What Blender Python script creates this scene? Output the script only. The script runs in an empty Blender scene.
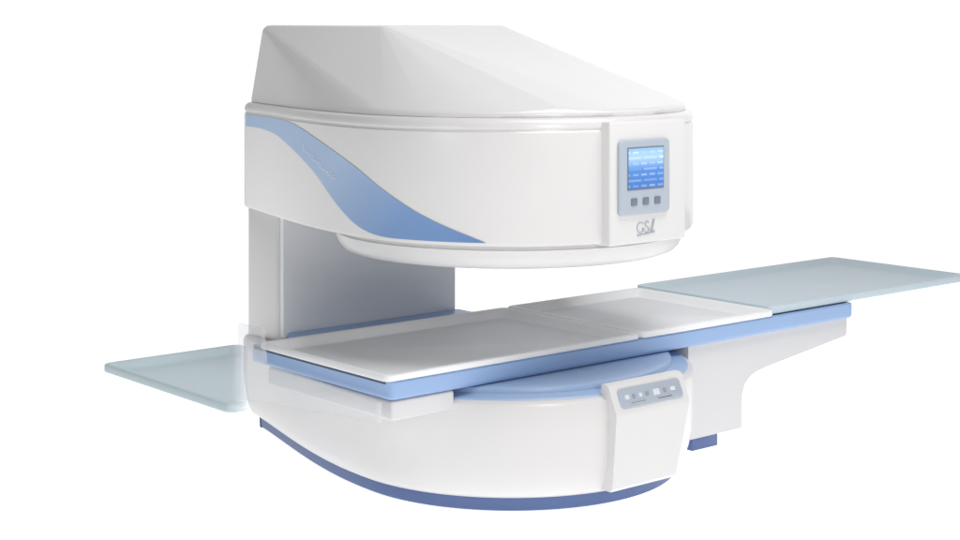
import bpy, bmesh, math
from mathutils import Vector
S=1.2; Z0=.347
scene=bpy.context.scene; C=scene.collection
def W(x,y,z): return Vector((x*S,y*S,(z-Z0)*S))

# ---------------------------------------------------------------- materials
def mat(name,col,rough=.3,coat=0.0,spec=.5,bump=0.0,var=.02,metal=0.0,alpha=1.0,emit=0.0):
    m=bpy.data.materials.new(name); m.use_nodes=True; nt=m.node_tree; b=nt.nodes['Principled BSDF']
    tc=nt.nodes.new('ShaderNodeTexCoord'); n=nt.nodes.new('ShaderNodeTexNoise'); n.inputs['Scale'].default_value=3.0; n.inputs['Detail'].default_value=4
    nt.links.new(tc.outputs['Object'],n.inputs['Vector'])
    mx=nt.nodes.new('ShaderNodeMix'); mx.data_type='RGBA'; mx.name='paint'
    mx.inputs[6].default_value=(*[c*(1-var) for c in col],1); mx.inputs[7].default_value=(*[min(1,c*(1+var)) for c in col],1)
    nt.links.new(n.outputs['Fac'],mx.inputs[0]); nt.links.new(mx.outputs[2],b.inputs['Base Color'])
    b.inputs['Roughness'].default_value=rough; b.inputs['Coat Weight'].default_value=coat; b.inputs['Coat Roughness'].default_value=.12
    b.inputs['Specular IOR Level'].default_value=spec; b.inputs['Metallic'].default_value=metal; b.inputs['Alpha'].default_value=alpha
    if emit:
        nt.links.new(mx.outputs[2],b.inputs['Emission Color']); b.inputs['Emission Strength'].default_value=emit
    if bump:
        n2=nt.nodes.new('ShaderNodeTexNoise'); n2.inputs['Scale'].default_value=350
        nt.links.new(tc.outputs['Object'],n2.inputs['Vector'])
        bp=nt.nodes.new('ShaderNodeBump'); bp.inputs['Strength'].default_value=bump; bp.inputs['Distance'].default_value=.001
        nt.links.new(n2.outputs['Fac'],bp.inputs['Height']); nt.links.new(bp.outputs['Normal'],b.inputs['Normal'])
    return m
M_white=mat('white_gloss_shell',(.68,.67,.67),.28,.22,spec=.4,bump=.03)
M_panel=mat('white_panel',(.69,.685,.685),.33,.12,spec=.35,bump=.03)
M_col=mat('grey_column_panel',(.84,.85,.87),.5,spec=.3,bump=.05,var=.03)
M_blue=mat('blue_plastic',(.28,.42,.68),.4,.1,bump=.05)
M_dome=mat('pale_blue_plastic',(.35,.48,.70),.4,.1,bump=.04)
M_plinth=mat('dark_blue_plinth',(.085,.14,.32),.4)
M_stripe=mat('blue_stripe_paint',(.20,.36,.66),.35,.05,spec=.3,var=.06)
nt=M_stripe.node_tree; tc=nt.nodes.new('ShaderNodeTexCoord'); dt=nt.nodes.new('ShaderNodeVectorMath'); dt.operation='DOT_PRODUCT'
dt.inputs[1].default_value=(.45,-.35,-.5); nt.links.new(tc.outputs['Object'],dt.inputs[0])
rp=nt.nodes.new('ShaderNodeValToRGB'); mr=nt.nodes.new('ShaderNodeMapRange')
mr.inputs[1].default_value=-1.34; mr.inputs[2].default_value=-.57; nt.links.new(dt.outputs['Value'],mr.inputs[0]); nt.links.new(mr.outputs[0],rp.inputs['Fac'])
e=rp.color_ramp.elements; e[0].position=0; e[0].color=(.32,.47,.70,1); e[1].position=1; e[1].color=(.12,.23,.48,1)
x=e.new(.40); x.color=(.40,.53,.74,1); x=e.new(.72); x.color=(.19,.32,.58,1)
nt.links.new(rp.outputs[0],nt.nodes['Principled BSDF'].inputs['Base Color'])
M_tray=mat('tray_plastic',(.84,.845,.855),.5,.0,spec=.3,bump=.05)
M_tray_shade=mat('pale_grey_tray_shade',(.79,.805,.825),.6,.0,spec=.25,bump=.06,var=.03)
M_bezel=mat('silver_bezel',(.40,.45,.52),.35,.2)
M_btn=mat('grey_button',(.16,.19,.25),.4)
M_btnd=mat('slate_button',(.27,.31,.38),.4)
M_btnw=mat('pale_button',(.66,.70,.75),.4)
M_slot=mat('dark_slot',(.06,.08,.13),.6)
M_ink=mat('grey_ink',(.42,.45,.5),.4)
M_wink=mat('white_ink',(.80,.85,.92),.5)
M_leg=mat('support_white',(.66,.66,.675),.45,.0,spec=.3,bump=.05)
M_frost=mat('frosted_white',(.80,.81,.83),.4,.0,spec=.2,alpha=.26)
M_floor=mat('glowing_white_floor',(.85,.85,.85),.8,spec=.05,var=.005,emit=.97)  # emission added to whiten the background and light from below, no real backlight
def ghost(name,col,a,fade=None):
    m=mat(name,col,.4,.0,spec=.35,alpha=a,var=.03); nt=m.node_tree; b=nt.nodes['Principled BSDF']
    if fade:
        d,f0,f1,a1=fade
        tc=nt.nodes.new('ShaderNodeTexCoord'); dt=nt.nodes.new('ShaderNodeVectorMath'); dt.operation='DOT_PRODUCT'
        dt.inputs[1].default_value=d; nt.links.new(tc.outputs['Object'],dt.inputs[0])
        mr=nt.nodes.new('ShaderNodeMapRange'); mr.inputs[1].default_value=f0; mr.inputs[2].default_value=f1
        mr.inputs[3].default_value=a; mr.inputs[4].default_value=a1
        nt.links.new(dt.outputs['Value'],mr.inputs[0]); nt.links.new(mr.outputs[0],b.inputs['Alpha'])
    return m
M_gl=ghost('translucent_tray_left',(.56,.67,.71),.9,((.858,-.534,0),-.96*S,-.90*S,0))
M_gr=ghost('translucent_tray_right',(.59,.69,.75),.93)
# lit screen: pale header picture over rows of menu blocks
M_screen=bpy.data.materials.new('lit_blue_screen'); M_screen.use_nodes=True
nt=M_screen.node_tree; b=nt.nodes['Principled BSDF']; L=nt.links.new
tc=nt.nodes.new('ShaderNodeTexCoord'); sp=nt.nodes.new('ShaderNodeSeparateXYZ'); L(tc.outputs['Object'],sp.inputs[0])
cb=nt.nodes.new('ShaderNodeCombineXYZ'); L(sp.outputs['X'],cb.inputs[0]); L(sp.outputs['Z'],cb.inputs[1])
br=nt.nodes.new('ShaderNodeTexBrick'); br.inputs['Scale'].default_value=1; br.inputs['Brick Width'].default_value=.044; br.inputs['Row Height'].default_value=.021
br.inputs['Mortar Size'].default_value=.0078; br.inputs['Mortar Smooth'].default_value=.3; br.offset=.35; br.squash=1.9; br.squash_frequency=2
br.inputs['Color1'].default_value=(.70,.82,.94,1); br.inputs['Color2'].default_value=(.14,.34,.70,1); br.inputs['Mortar'].default_value=(.05,.18,.50,1)
L(cb.outputs[0],br.inputs['Vector'])
mr=nt.nodes.new('ShaderNodeMapRange'); mr.inputs[1].default_value=(1.352-Z0)*S; mr.inputs[2].default_value=(1.468-Z0)*S; L(sp.outputs['Z'],mr.inputs[0])
rp=nt.nodes.new('ShaderNodeValToRGB'); L(mr.outputs[0],rp.inputs['Fac']); e=rp.color_ramp.elements
e[0].position=0; e[0].color=(.04,.14,.44,1); e[1].position=1; e[1].color=(.34,.54,.80,1)
x=e.new(.45); x.color=(.07,.22,.57,1); x=e.new(.78); x.color=(.46,.65,.86,1)
mx=nt.nodes.new('ShaderNodeMix'); mx.data_type='RGBA'; mx.inputs[0].default_value=.30; L(rp.outputs[0],mx.inputs[6]); L(br.outputs['Color'],mx.inputs[7])
L(mx.outputs[2],b.inputs['Base Color']); L(mx.outputs[2],b.inputs['Emission Color'])
b.inputs['Emission Strength'].default_value=.2; b.inputs['Roughness'].default_value=.2

# ---------------------------------------------------------------- mesh helpers (plan units, scaled on linking)
def link(name,bm,m,parent=None,angle=32,wn=False):
    for v in bm.verts: v.co=W(*v.co)
    bmesh.ops.recalc_face_normals(bm,faces=bm.faces[:])
    for f in bm.faces: f.smooth=True
    for ed in bm.edges:
        if len(ed.link_faces)==2 and ed.calc_face_angle(0)>math.radians(angle): ed.smooth=False
    me=bpy.data.meshes.new(name); bm.to_mesh(me); bm.free(); me.materials.append(m)
    o=bpy.data.objects.new(name,me); C.objects.link(o)
    if parent: o.parent=parent
    if wn:
        md=o.modifiers.new('weighted','WEIGHTED_NORMAL'); md.keep_sharp=True; md.weight=100
    return o
def thing(name,label,cat):
    o=bpy.data.objects.new(name,None); C.objects.link(o); o['label']=label; o['category']=cat; return o
def loft(bm,rings,cap0=True,cap1=True):
    vs=[[bm.verts.new(p) for p in r] for r in rings]; n=len(vs[0])
    for a,c in zip(vs,vs[1:]):
        for i in range(n): bm.faces.new((a[i],a[(i+1)%n],c[(i+1)%n],c[i]))
    if cap0: bm.faces.new(vs[0][::-1])
    if cap1: bm.faces.new(vs[-1])
def offset(poly,d):
    out=[]; n=len(poly)
    for i in range(n):
        a,p,c=Vector(poly[i-1]),Vector(poly[i]),Vector(poly[(i+1)%n])
        t1=(p-a).normalized(); t2=(c-p).normalized(); t=(t1+t2).normalized()
        nr=Vector((t.y,-t.x)); k=max(.5,t.dot(t1)); out.append(tuple(p-nr*d/k))
    return out
def ring(poly,z): return [(p[0],p[1],z) for p in poly]
def box(bm,x0,x1,y0,y1,z0,z1,bev=0,seg=3):
    r=bmesh.ops.create_cube(bm,size=1)
    for v in r['verts']: v.co=Vector(((x0+x1)/2+v.co.x*(x1-x0),(y0+y1)/2+v.co.y*(y1-y0),(z0+z1)/2+v.co.z*(z1-z0)))
    if bev:
        es=list({e for v in r['verts'] for e in v.link_edges})
        bmesh.ops.bevel(bm,geom=es,offset=bev,segments=seg,profile=.5,affect='EDGES')
def rrect(x0,x1,y0,y1,r,n=6):
    pts=[]
    for cx,cy,a0 in ((x1-r,y1-r,0),(x0+r,y1-r,90),(x0+r,y0+r,180),(x1-r,y0+r,270)):
        for k in range(n+1):
            a=math.radians(a0+90*k/n); pts.append((cx+r*math.cos(a),cy+r*math.sin(a)))
    return pts
def tube(bm,pts,r,n=6):
    pts=[Vector(p) for p in pts]; rings=[]
    for i,p in enumerate(pts):
        t=(pts[min(i+1,len(pts)-1)]-pts[max(i-1,0)]).normalized()
        u=t.cross(Vector((.31,.87,.4))).normalized(); v=t.cross(u)
        rings.append([tuple(p+r*(math.cos(6.2832*k/n)*u+math.sin(6.2832*k/n)*v)) for k in range(n)])
    loft(bm,rings)
def prism_y(bm,prof,y0,y1):     # (x,z) profile swept along y
    loft(bm,[[(x,y0,z) for x,z in prof],[(x,y1,z) for x,z in prof]])
def prism_x(bm,prof,x0,x1):
    loft(bm,[[(x0,y,z) for y,z in prof],[(x1,y,z) for y,z in prof]])
def bevel_all(bm,off,seg=3,ang=30):
    es=[e for e in bm.edges if len(e.link_faces)==2 and e.calc_face_angle(0)>math.radians(ang)]
    bmesh.ops.bevel(bm,geom=es,offset=off,segments=seg,profile=.5,affect='EDGES')

# plan outline: rounded front, waisted sides, squarish back
R=.63
side=[]
P=[Vector(p) for p in ((-.43,1.0),(-.50,.70),(-.63,.35),(-.63,0))]
for i in range(24):
    t=i/24; side.append(tuple((1-t)**3*P[0]+3*t*(1-t)**2*P[1]+3*t*t*(1-t)*P[2]+t**3*P[3]))
arc=[(-R*math.cos(math.pi*k/72),-R*math.sin(math.pi*k/72)) for k in range(73)]
corner=[(-.38,1.047),(-.398,1.043),(-.414,1.034),(-.426,1.019)]
left=corner+side
OUT=left+arc+[(-x,y) for x,y in reversed(left)]
LS=[(0.0,side[0])]
for p in side[1:]+arc: LS.append((LS[-1][0]+(Vector(p)-Vector(LS[-1][1])).length,p))
def along(s):
    for (a,p),(c,q) in zip(LS,LS[1:]):
        if s<=c:
            t=(s-a)/(c-a); p,q=Vector(p),Vector(q); d=(q-p).normalized(); return p.lerp(q,t),Vector((d.y,-d.x))
def cr(pts,x):
    n=len(pts)
    for i in range(n-1):
        if x<=pts[i+1][0] or i==n-2:
            x0,y0=pts[i]; x1,y1=pts[i+1]
            m0=(pts[i+1][1]-pts[i-1][1])/(pts[i+1][0]-pts[i-1][0]) if i>0 else (y1-y0)/(x1-x0)
            m1=(pts[i+2][1]-pts[i][1])/(pts[i+2][0]-pts[i][0]) if i<n-2 else (y1-y0)/(x1-x0)
            h=x1-x0; t=(x-x0)/h
            return (2*t**3-3*t*t+1)*y0+(t**3-2*t*t+t)*h*m0+(-2*t**3+3*t*t)*y1+(t**3-t*t)*h*m1
def prof(bm,steps): loft(bm,[ring(offset(OUT,d),z) for d,z in steps])

# ---------------------------------------------------------------- scanner
mri=thing('mri_scanner','white open C-shaped MRI scanner with blue swoosh and display, standing on white floor','scanner')
bm=bmesh.new(); prof(bm,[(.02,1.172),(.006,1.176),(0,1.186),(0,1.525),(.004,1.530),(.0045,1.535),(.001,1.539),(.001,1.550),(.006,1.561),(.016,1.568),(.05,1.572)])
upper=link('upper_magnet_housing',bm,M_white,mri)
# roof cover
bm=bmesh.new()
pts=[]
for d,z in ((.026,1.570),(.026,1.582),(.031,1.592)): pts+=ring(offset(OUT,d),z)
def ball(c,r):
    for i in range(13):
        th=math.pi*i/12
        for k in range(24):
            a=6.2832*k/24; pts.append((c[0]+r*math.sin(th)*math.cos(a),c[1]+r*math.sin(th)*math.sin(a),c[2]+r*math.cos(th)))
for sx in (-1,1):
    ball((sx*.265,.355,1.805),.051); ball((sx*.334,.98,1.825),.033); ball((sx*.252,-.505,1.572),.034)
vs=[bm.verts.new(p) for p in pts]
r=bmesh.ops.convex_hull(bm,input=vs,use_existing_faces=False)
bmesh.ops.delete(bm,geom=[v for v in bm.verts if not v.link_faces],context='VERTS')
link('roof_cover',bm,M_white,mri,60,True)
# pole covers
def circ(r,z,n=96): return [(r*math.cos(6.2832*k/n),r*math.sin(6.2832*k/n),z) for k in range(n)]
bm=bmesh.new(); loft(bm,[circ(.50,1.094),circ(.545,1.096),circ(.568,1.104),(circ(.582,1.118)),circ(.592,1.140),circ(.594,1.158),circ(.585,1.160),circ(.585,1.175)])
link('upper_pole_cover',bm,M_panel,mri)
bm=bmesh.new(); loft(bm,[circ(.612,.690),circ(.612,.701),circ(.609,.7045),circ(.600,.706),circ(.562,.7085),circ(.557,.710),circ(.556,.721),circ(.553,.726),circ(.545,.7285),circ(.53,.729),circ(.3,.7292)])
link('lower_pole_cover',bm,M_dome,mri)
# column
bm=bmesh.new(); box(bm,-.42,.42,.80,1.012,.69,1.19,.018); link('column',bm,M_white,mri)
bm=bmesh.new(); box(bm,-.408,.408,.786,.81,.712,1.176,.006); link('column_panel',bm,M_col,mri)
bm=bmesh.new(); box(bm,-.395,.42,.66,.784,.69,.735,.012); link('column_foot_cover',bm,M_blue,mri)
# lower body
bm=bmesh.new(); prof(bm,[(.060,.390),(.045,.3925),(.034,.400),(.024,.415),(.013,.445),(.004,.49),(-.003,.56),(-.003,.677),(.001,.690),(.011,.698),(.017,.700),(.06,.701)])
lower=link('lower_magnet_housing',bm,M_white,mri)
bm=bmesh.new(); prof(bm,[(.064,.3475),(.058,.352),(.056,.386),(.058,.393)]); link('base_plinth',bm,M_plinth,mri)
# swoosh on the left flank
up=[(0,1.524),(.3,1.526),(.53,1.518),(.78,1.467),(1.0,1.399),(1.11,1.347),(1.29,1.262),(1.49,1.187)]
lo=[(0,1.480),(.2,1.480),(.4,1.460),(.70,1.372),(.88,1.272),(.98,1.222),(1.07,1.196),(1.17,1.187),(1.5,1.187)]
bm=bmesh.new(); prev=None; N=140
for i in range(N+1):
    s=1.488*i/N; zu=cr(up,s); zl=max(cr(lo,s),1.187); zu=max(zu,zl+.0005); p,nr=along(s); p=p+nr*.0015
    col=[bm.verts.new((p.x,p.y,zl+(zu-zl)*k/8)) for k in range(9)]
    if prev:
        for k in range(8): bm.faces.new((prev[k],col[k],col[k+1],prev[k+1]))
    prev=col
link('blue_stripe',bm,M_stripe,upper)
# script lettering along the swoosh: a flat painted ribbon following the flank
bm=bmesh.new(); q=[]
for i in range(260):
    t=i/259; s=.63+.24*t+.005*math.sin(t*95+1.2); z=1.448-.37*(s-.62)+.0064*math.sin(t*95)*(1+.6*math.sin(t*23)); q.append((s,z))
pv=None
for i,(s,z) in enumerate(q):
    a=Vector(q[max(0,i-1)]); c=Vector(q[min(len(q)-1,i+1)]); t=(c-a).normalized(); n=Vector((-t.y,t.x))*.0013
    pr=[]
    for sg in (-1,1):
        p,nr=along(s+sg*n.x); p=p+nr*.0028; pr.append(bm.verts.new((p.x,p.y,z+sg*n.y)))
    if pv: bm.faces.new((pv[0],pr[0],pr[1],pv[1]))
    pv=pr
link('lettering',bm,M_wink,upper,180)
# upper front panel with display
bm=bmesh.new(); box(bm,-.152,.190,-.648,-.45,1.170,1.556,.008,4); fp=link('front_panel',bm,M_panel,mri)
F=-.648; XO=-.008
bm=bmesh.new(); loft(bm,[[(x+XO,y,z) for x,z in rrect(-.113+i,.113-i,1.262+i,1.497-i,.016-i*.3)] for i,y in ((0,F+.004),(0,F-.008),(.004,F-.012),(.010,F-.013))])
link('display_bezel',bm,M_bezel,fp)
bm=bmesh.new(); box(bm,XO-.083,XO+.083,F-.0145,F-.006,1.340,1.476,.002,1); link('screen_surround',bm,M_btn,fp)
bm=bmesh.new(); box(bm,XO-.078,XO+.078,F-.016,F-.006,1.345,1.471,.001,1); link('screen',bm,M_screen,fp)
for k in range(3):
    x=XO-.052+.052*k; bm=bmesh.new(); box(bm,x-.013,x+.013,F-.017,F-.006,1.292,1.316,.003,2); link('button',bm,M_btn,fp)
# script emblem below the display
bm=bmesh.new(); Y=F-.0015
def st(pts): tube(bm,[(x*.8+.006,Y,1.220+z*.8) for x,z in pts],.0021,6)
st([(-.012+.020*math.cos(a)-.018,.020*math.sin(a)) for a in [.8+i*.28 for i in range(20)]]+[(-.012,-.004),(-.022,-.006)])
st([(.006+.010*math.cos(a),.012+.010*math.sin(a)) for a in [.6+i*.35 for i in range(11)]]+[(.004+.012*math.cos(a),-.010+.011*math.sin(a)) for a in [1.4-i*.35 for i in range(12)]])
st([(.026,-.022),(.032,.0),(.040,.026),(.046,.028),(.044,.018),(.034,-.010),(.034,-.020),(.044,-.014)])
st([(-.05,-.030),(0,-.027),(.05,-.022)])
link('emblem',bm,M_ink,fp)
# lower control panel
CX=.030
bm=bmesh.new(); prism_x(bm,[(-.54,.404),(-.628,.404),(-.636,.414),(-.660,.640),(-.659,.652),(-.624,.732),(-.616,.736),(-.594,.736),(-.588,.700),(-.54,.69)],CX-.166,CX+.166)
for v in bm.verts:
    k=max(0,.66-v.co.z)/.25
    v.co.x+= -.040*k if v.co.x>CX else .006*k
bevel_all(bm,.004,3,22)
cp=link('control_panel',bm,M_panel,mri)
a0=Vector((0,-.659,.652)); a1=Vector((0,-.624,.732)); d=(a1-a0).normalized(); nn=Vector((0,-d.z,d.y))
def slant(bm,x0,x1,t0,t1,h,r=.004):
    rs=[]
    for i,hh in ((0,-.004),(0,h-.001),(.0015,h)):
        rs.append([tuple(Vector((x+CX,0,0))+a0+d*t+nn*hh) for x,t in rrect(x0+i,x1-i,t0+i,t1-i,r)])
    loft(bm,rs)
bm=bmesh.new(); slant(bm,-.138,.142,.012,.074,.004,.014); link('button_strip',bm,M_bezel,cp)
for x0,x1,t0,t1,m in ((-.114,-.096,.038,.052,M_btnw),(-.082,-.069,.038,.051,M_btnd),(-.052,-.039,.038,.051,M_btnw),(-.022,-.009,.038,.051,M_btnd),(.012,.040,.034,.054,M_btnw),(.058,.071,.038,.051,M_btnd),(.090,.112,.038,.051,M_btnw),(-.10,-.03,.022,.027,M_btnw),(.02,.09,.020,.025,M_btnw)):
    bm=bmesh.new(); slant(bm,x0,x1,t0,t1,.0065,.0024); link('button',bm,m,cp)

# ---------------------------------------------------------------- patient table
tab=thing('patient_table','long blue patient table with white tray running through the gap of the scanner','table')
def fr(x0,x1,y0,y1,r,z): return ring(rrect(x0,x1,y0,y1,r),z)
bm=bmesh.new()
x0,x1,y0,y1=-.775,1.455,-.352,.425
loft(bm,[fr(x0+.016,x1-.016,y0+.016,y1-.016,.01,.7305),fr(x0+.006,x1-.006,y0+.006,y1-.006,.016,.7335),fr(x0+.001,x1-.001,y0+.001,y1-.001,.018,.740),fr(x0,x1,y0,y1,.018,.748),fr(x0,x1,y0,y1,.018,.786),fr(x0+.004,x1-.004,y0+.004,y1-.004,.015,.790),
 fr(x0+.018,x1-.018,y0+.016,.335,.01,.790),fr(x0+.020,x1-.020,y0+.018,.333,.01,.748)])
fm=link('table_frame',bm,M_blue,tab)
bm=bmesh.new(); box(bm,x0-.003,x0+.006,-.325,.40,.779,.789,.002,1); link('end_slot',bm,M_slot,fm)
def tray(name,x0,x1,y0,y1,m,parent,zt=.811,zb=.792,floor=.776,lip=.014,w=1.0):
    bm=bmesh.new(); h=zt-floor
    def inn(k,z): return fr(x0+lip+k*w,x1-lip-k*w,y0+lip+k*w,y1-lip-k*w,.03,z)
    loft(bm,[fr(x0+.040,x1-.040,y0+.038,y1-.038,.012,min(floor-.008,zb-.004)),fr(x0+.032,x1-.032,y0+.030,y1-.030,.016,zb),fr(x0+.003,x1-.003,y0+.003,y1-.003,.024,zb),
      fr(x0,x1,y0,y1,.026,zb+.003),fr(x0,x1,y0,y1,.026,zt-.005),fr(x0+.0015,x1-.0015,y0+.0015,y1-.0015,.025,zt-.0018),fr(x0+.006,x1-.006,y0+.006,y1-.006,.024,zt),
      inn(0,zt),inn(.005,zt-.08*h),inn(.012,zt-.3*h),inn(.022,floor+.3*h),inn(.030,floor+.1*h),inn(.042,floor)])
    return link(name,bm,m,parent,40)
def shade_sheet(x0,x1,y0,y1,z,parent):  # added thin sheet, its greyer tone paints the shade inside the tray
    bm=bmesh.new(); loft(bm,[fr(x0,x1,y0,y1,.03,z-.003),fr(x0,x1,y0,y1,.03,z+.002),fr(x0+.002,x1-.002,y0+.002,y1-.002,.028,z+.003)])
    return link('tray_shade_sheet',bm,M_tray_shade,parent)
tr=tray('patient_tray',-.795,.2865,-.357,.349,M_tray,tab,floor=.780,lip=.016)
shade_sheet(-.795+.053,.2865-.053,-.357+.053,.349-.053,.780,tr)
hs=tray('head_section',.288,.985,-.357,.349,M_tray,tab,zt=.814,floor=.783,lip=.016)
shade_sheet(.288+.053,.985-.053,-.357+.053,.349-.053,.783,hs)
g=tray('ghost_tray',-1.335,-.840,-.349,.400,M_gl,tab,zt=.805,zb=.779,floor=.779,lip=.016)  # both ghosts repeat the sliding tray at its end positions, no separate trays
g['label']='translucent pale blue ghost of the sliding tray, slid out beyond the left end of the table'
g=tray('ghost_tray',.988,2.245,-.335,.365,M_gr,tab,zt=.822,zb=.793,floor=.800,lip=.018)
g['label']='translucent pale blue ghost of the sliding tray, slid out beyond the right end of the table'
bm=bmesh.new(); prism_y(bm,[(.55,.400),(.828,.400),(.833,.406),(.833,.49),(.837,.525),(.850,.555),(.875,.578),(.910,.592),(.96,.602),(1.435,.661),(1.443,.668),(1.445,.730),(.55,.730)],-.327,.33); bevel_all(bm,.005,2,40)
link('support_leg',bm,M_leg,tab)
bm=bmesh.new(); box(bm,.60,.735,-.30,.28,.3475,.401,.004); link('foot',bm,M_plinth,tab)
bm=bmesh.new(); box(bm,-.768,-.525,-.345,.33,.670,.730,.008); link('support_bracket',bm,M_leg,tab)
bm=bmesh.new(); prism_x(bm,[(.43,.615),(.43,.865),(.29,.865),(.275,.755),(-.345,.733),(-.345,.676)],-.822,-.806); bevel_all(bm,.005,2,40)  # added see-through plate standing in for a whitish haze, no real cover
g=link('end_veil',bm,M_frost,tab); g['label']='translucent white veil plate added at the left end of the table'

# ---------------------------------------------------------------- floor, light, camera
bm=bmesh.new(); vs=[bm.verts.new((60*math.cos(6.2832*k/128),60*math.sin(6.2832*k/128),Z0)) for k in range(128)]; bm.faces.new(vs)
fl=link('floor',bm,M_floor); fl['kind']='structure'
w=bpy.data.worlds.new('World'); scene.world=w; w.use_nodes=True; nt=w.node_tree; bg=nt.nodes['Background']
th=math.radians(40.2)
tc=nt.nodes.new('ShaderNodeTexCoord'); dt=nt.nodes.new('ShaderNodeVectorMath'); dt.operation='DOT_PRODUCT'
dt.inputs[1].default_value=(math.sin(th),math.cos(th),0); nt.links.new(tc.outputs['Generated'],dt.inputs[0])
mr=nt.nodes.new('ShaderNodeMapRange'); mr.inputs[1].default_value=.55; mr.inputs[2].default_value=.92; mr.inputs[3].default_value=.20; mr.inputs[4].default_value=1.06
nt.links.new(dt.outputs['Value'],mr.inputs[0]); nt.links.new(mr.outputs[0],bg.inputs['Strength']); bg.inputs['Color'].default_value=(.98,.99,1,1)
def area(name,loc,target,size,power,col=(1,1,1)):
    L=bpy.data.lights.new(name,'AREA'); L.shape='SQUARE'; L.size=size; L.energy=power; L.color=col
    o=bpy.data.objects.new(name,L); C.objects.link(o); o.location=loc
    o.rotation_euler=(Vector(target)-Vector(loc)).to_track_quat('-Z','Y').to_euler(); return o
area('overhead_softbox',(.3,-1.9,4.6),(0,0,1.2),2.4,135)
area('front_softbox',(-1.6,-4.7,2.2),(-.1,-.3,1.3),1.1,42,(1,.965,.93))
area('side_fill',(-4.8,-1.2,1.5),(0,.3,.7),1.2,13,(.97,.985,1))  # added fill lamp, no known source, lifts the tray inside the gap
cam=bpy.data.cameras.new('camera'); co=bpy.data.objects.new('camera',cam); C.objects.link(co)
co.location=W(-3.777,-4.315,1.85); co.rotation_euler=(math.radians(90),0,-th)
cam.lens=62.4; cam.sensor_width=36; cam.shift_y=-.253; cam.clip_end=500
scene.camera=co
scene.view_settings.view_transform='Standard'; scene.view_settings.look='None'; scene.view_settings.exposure=0
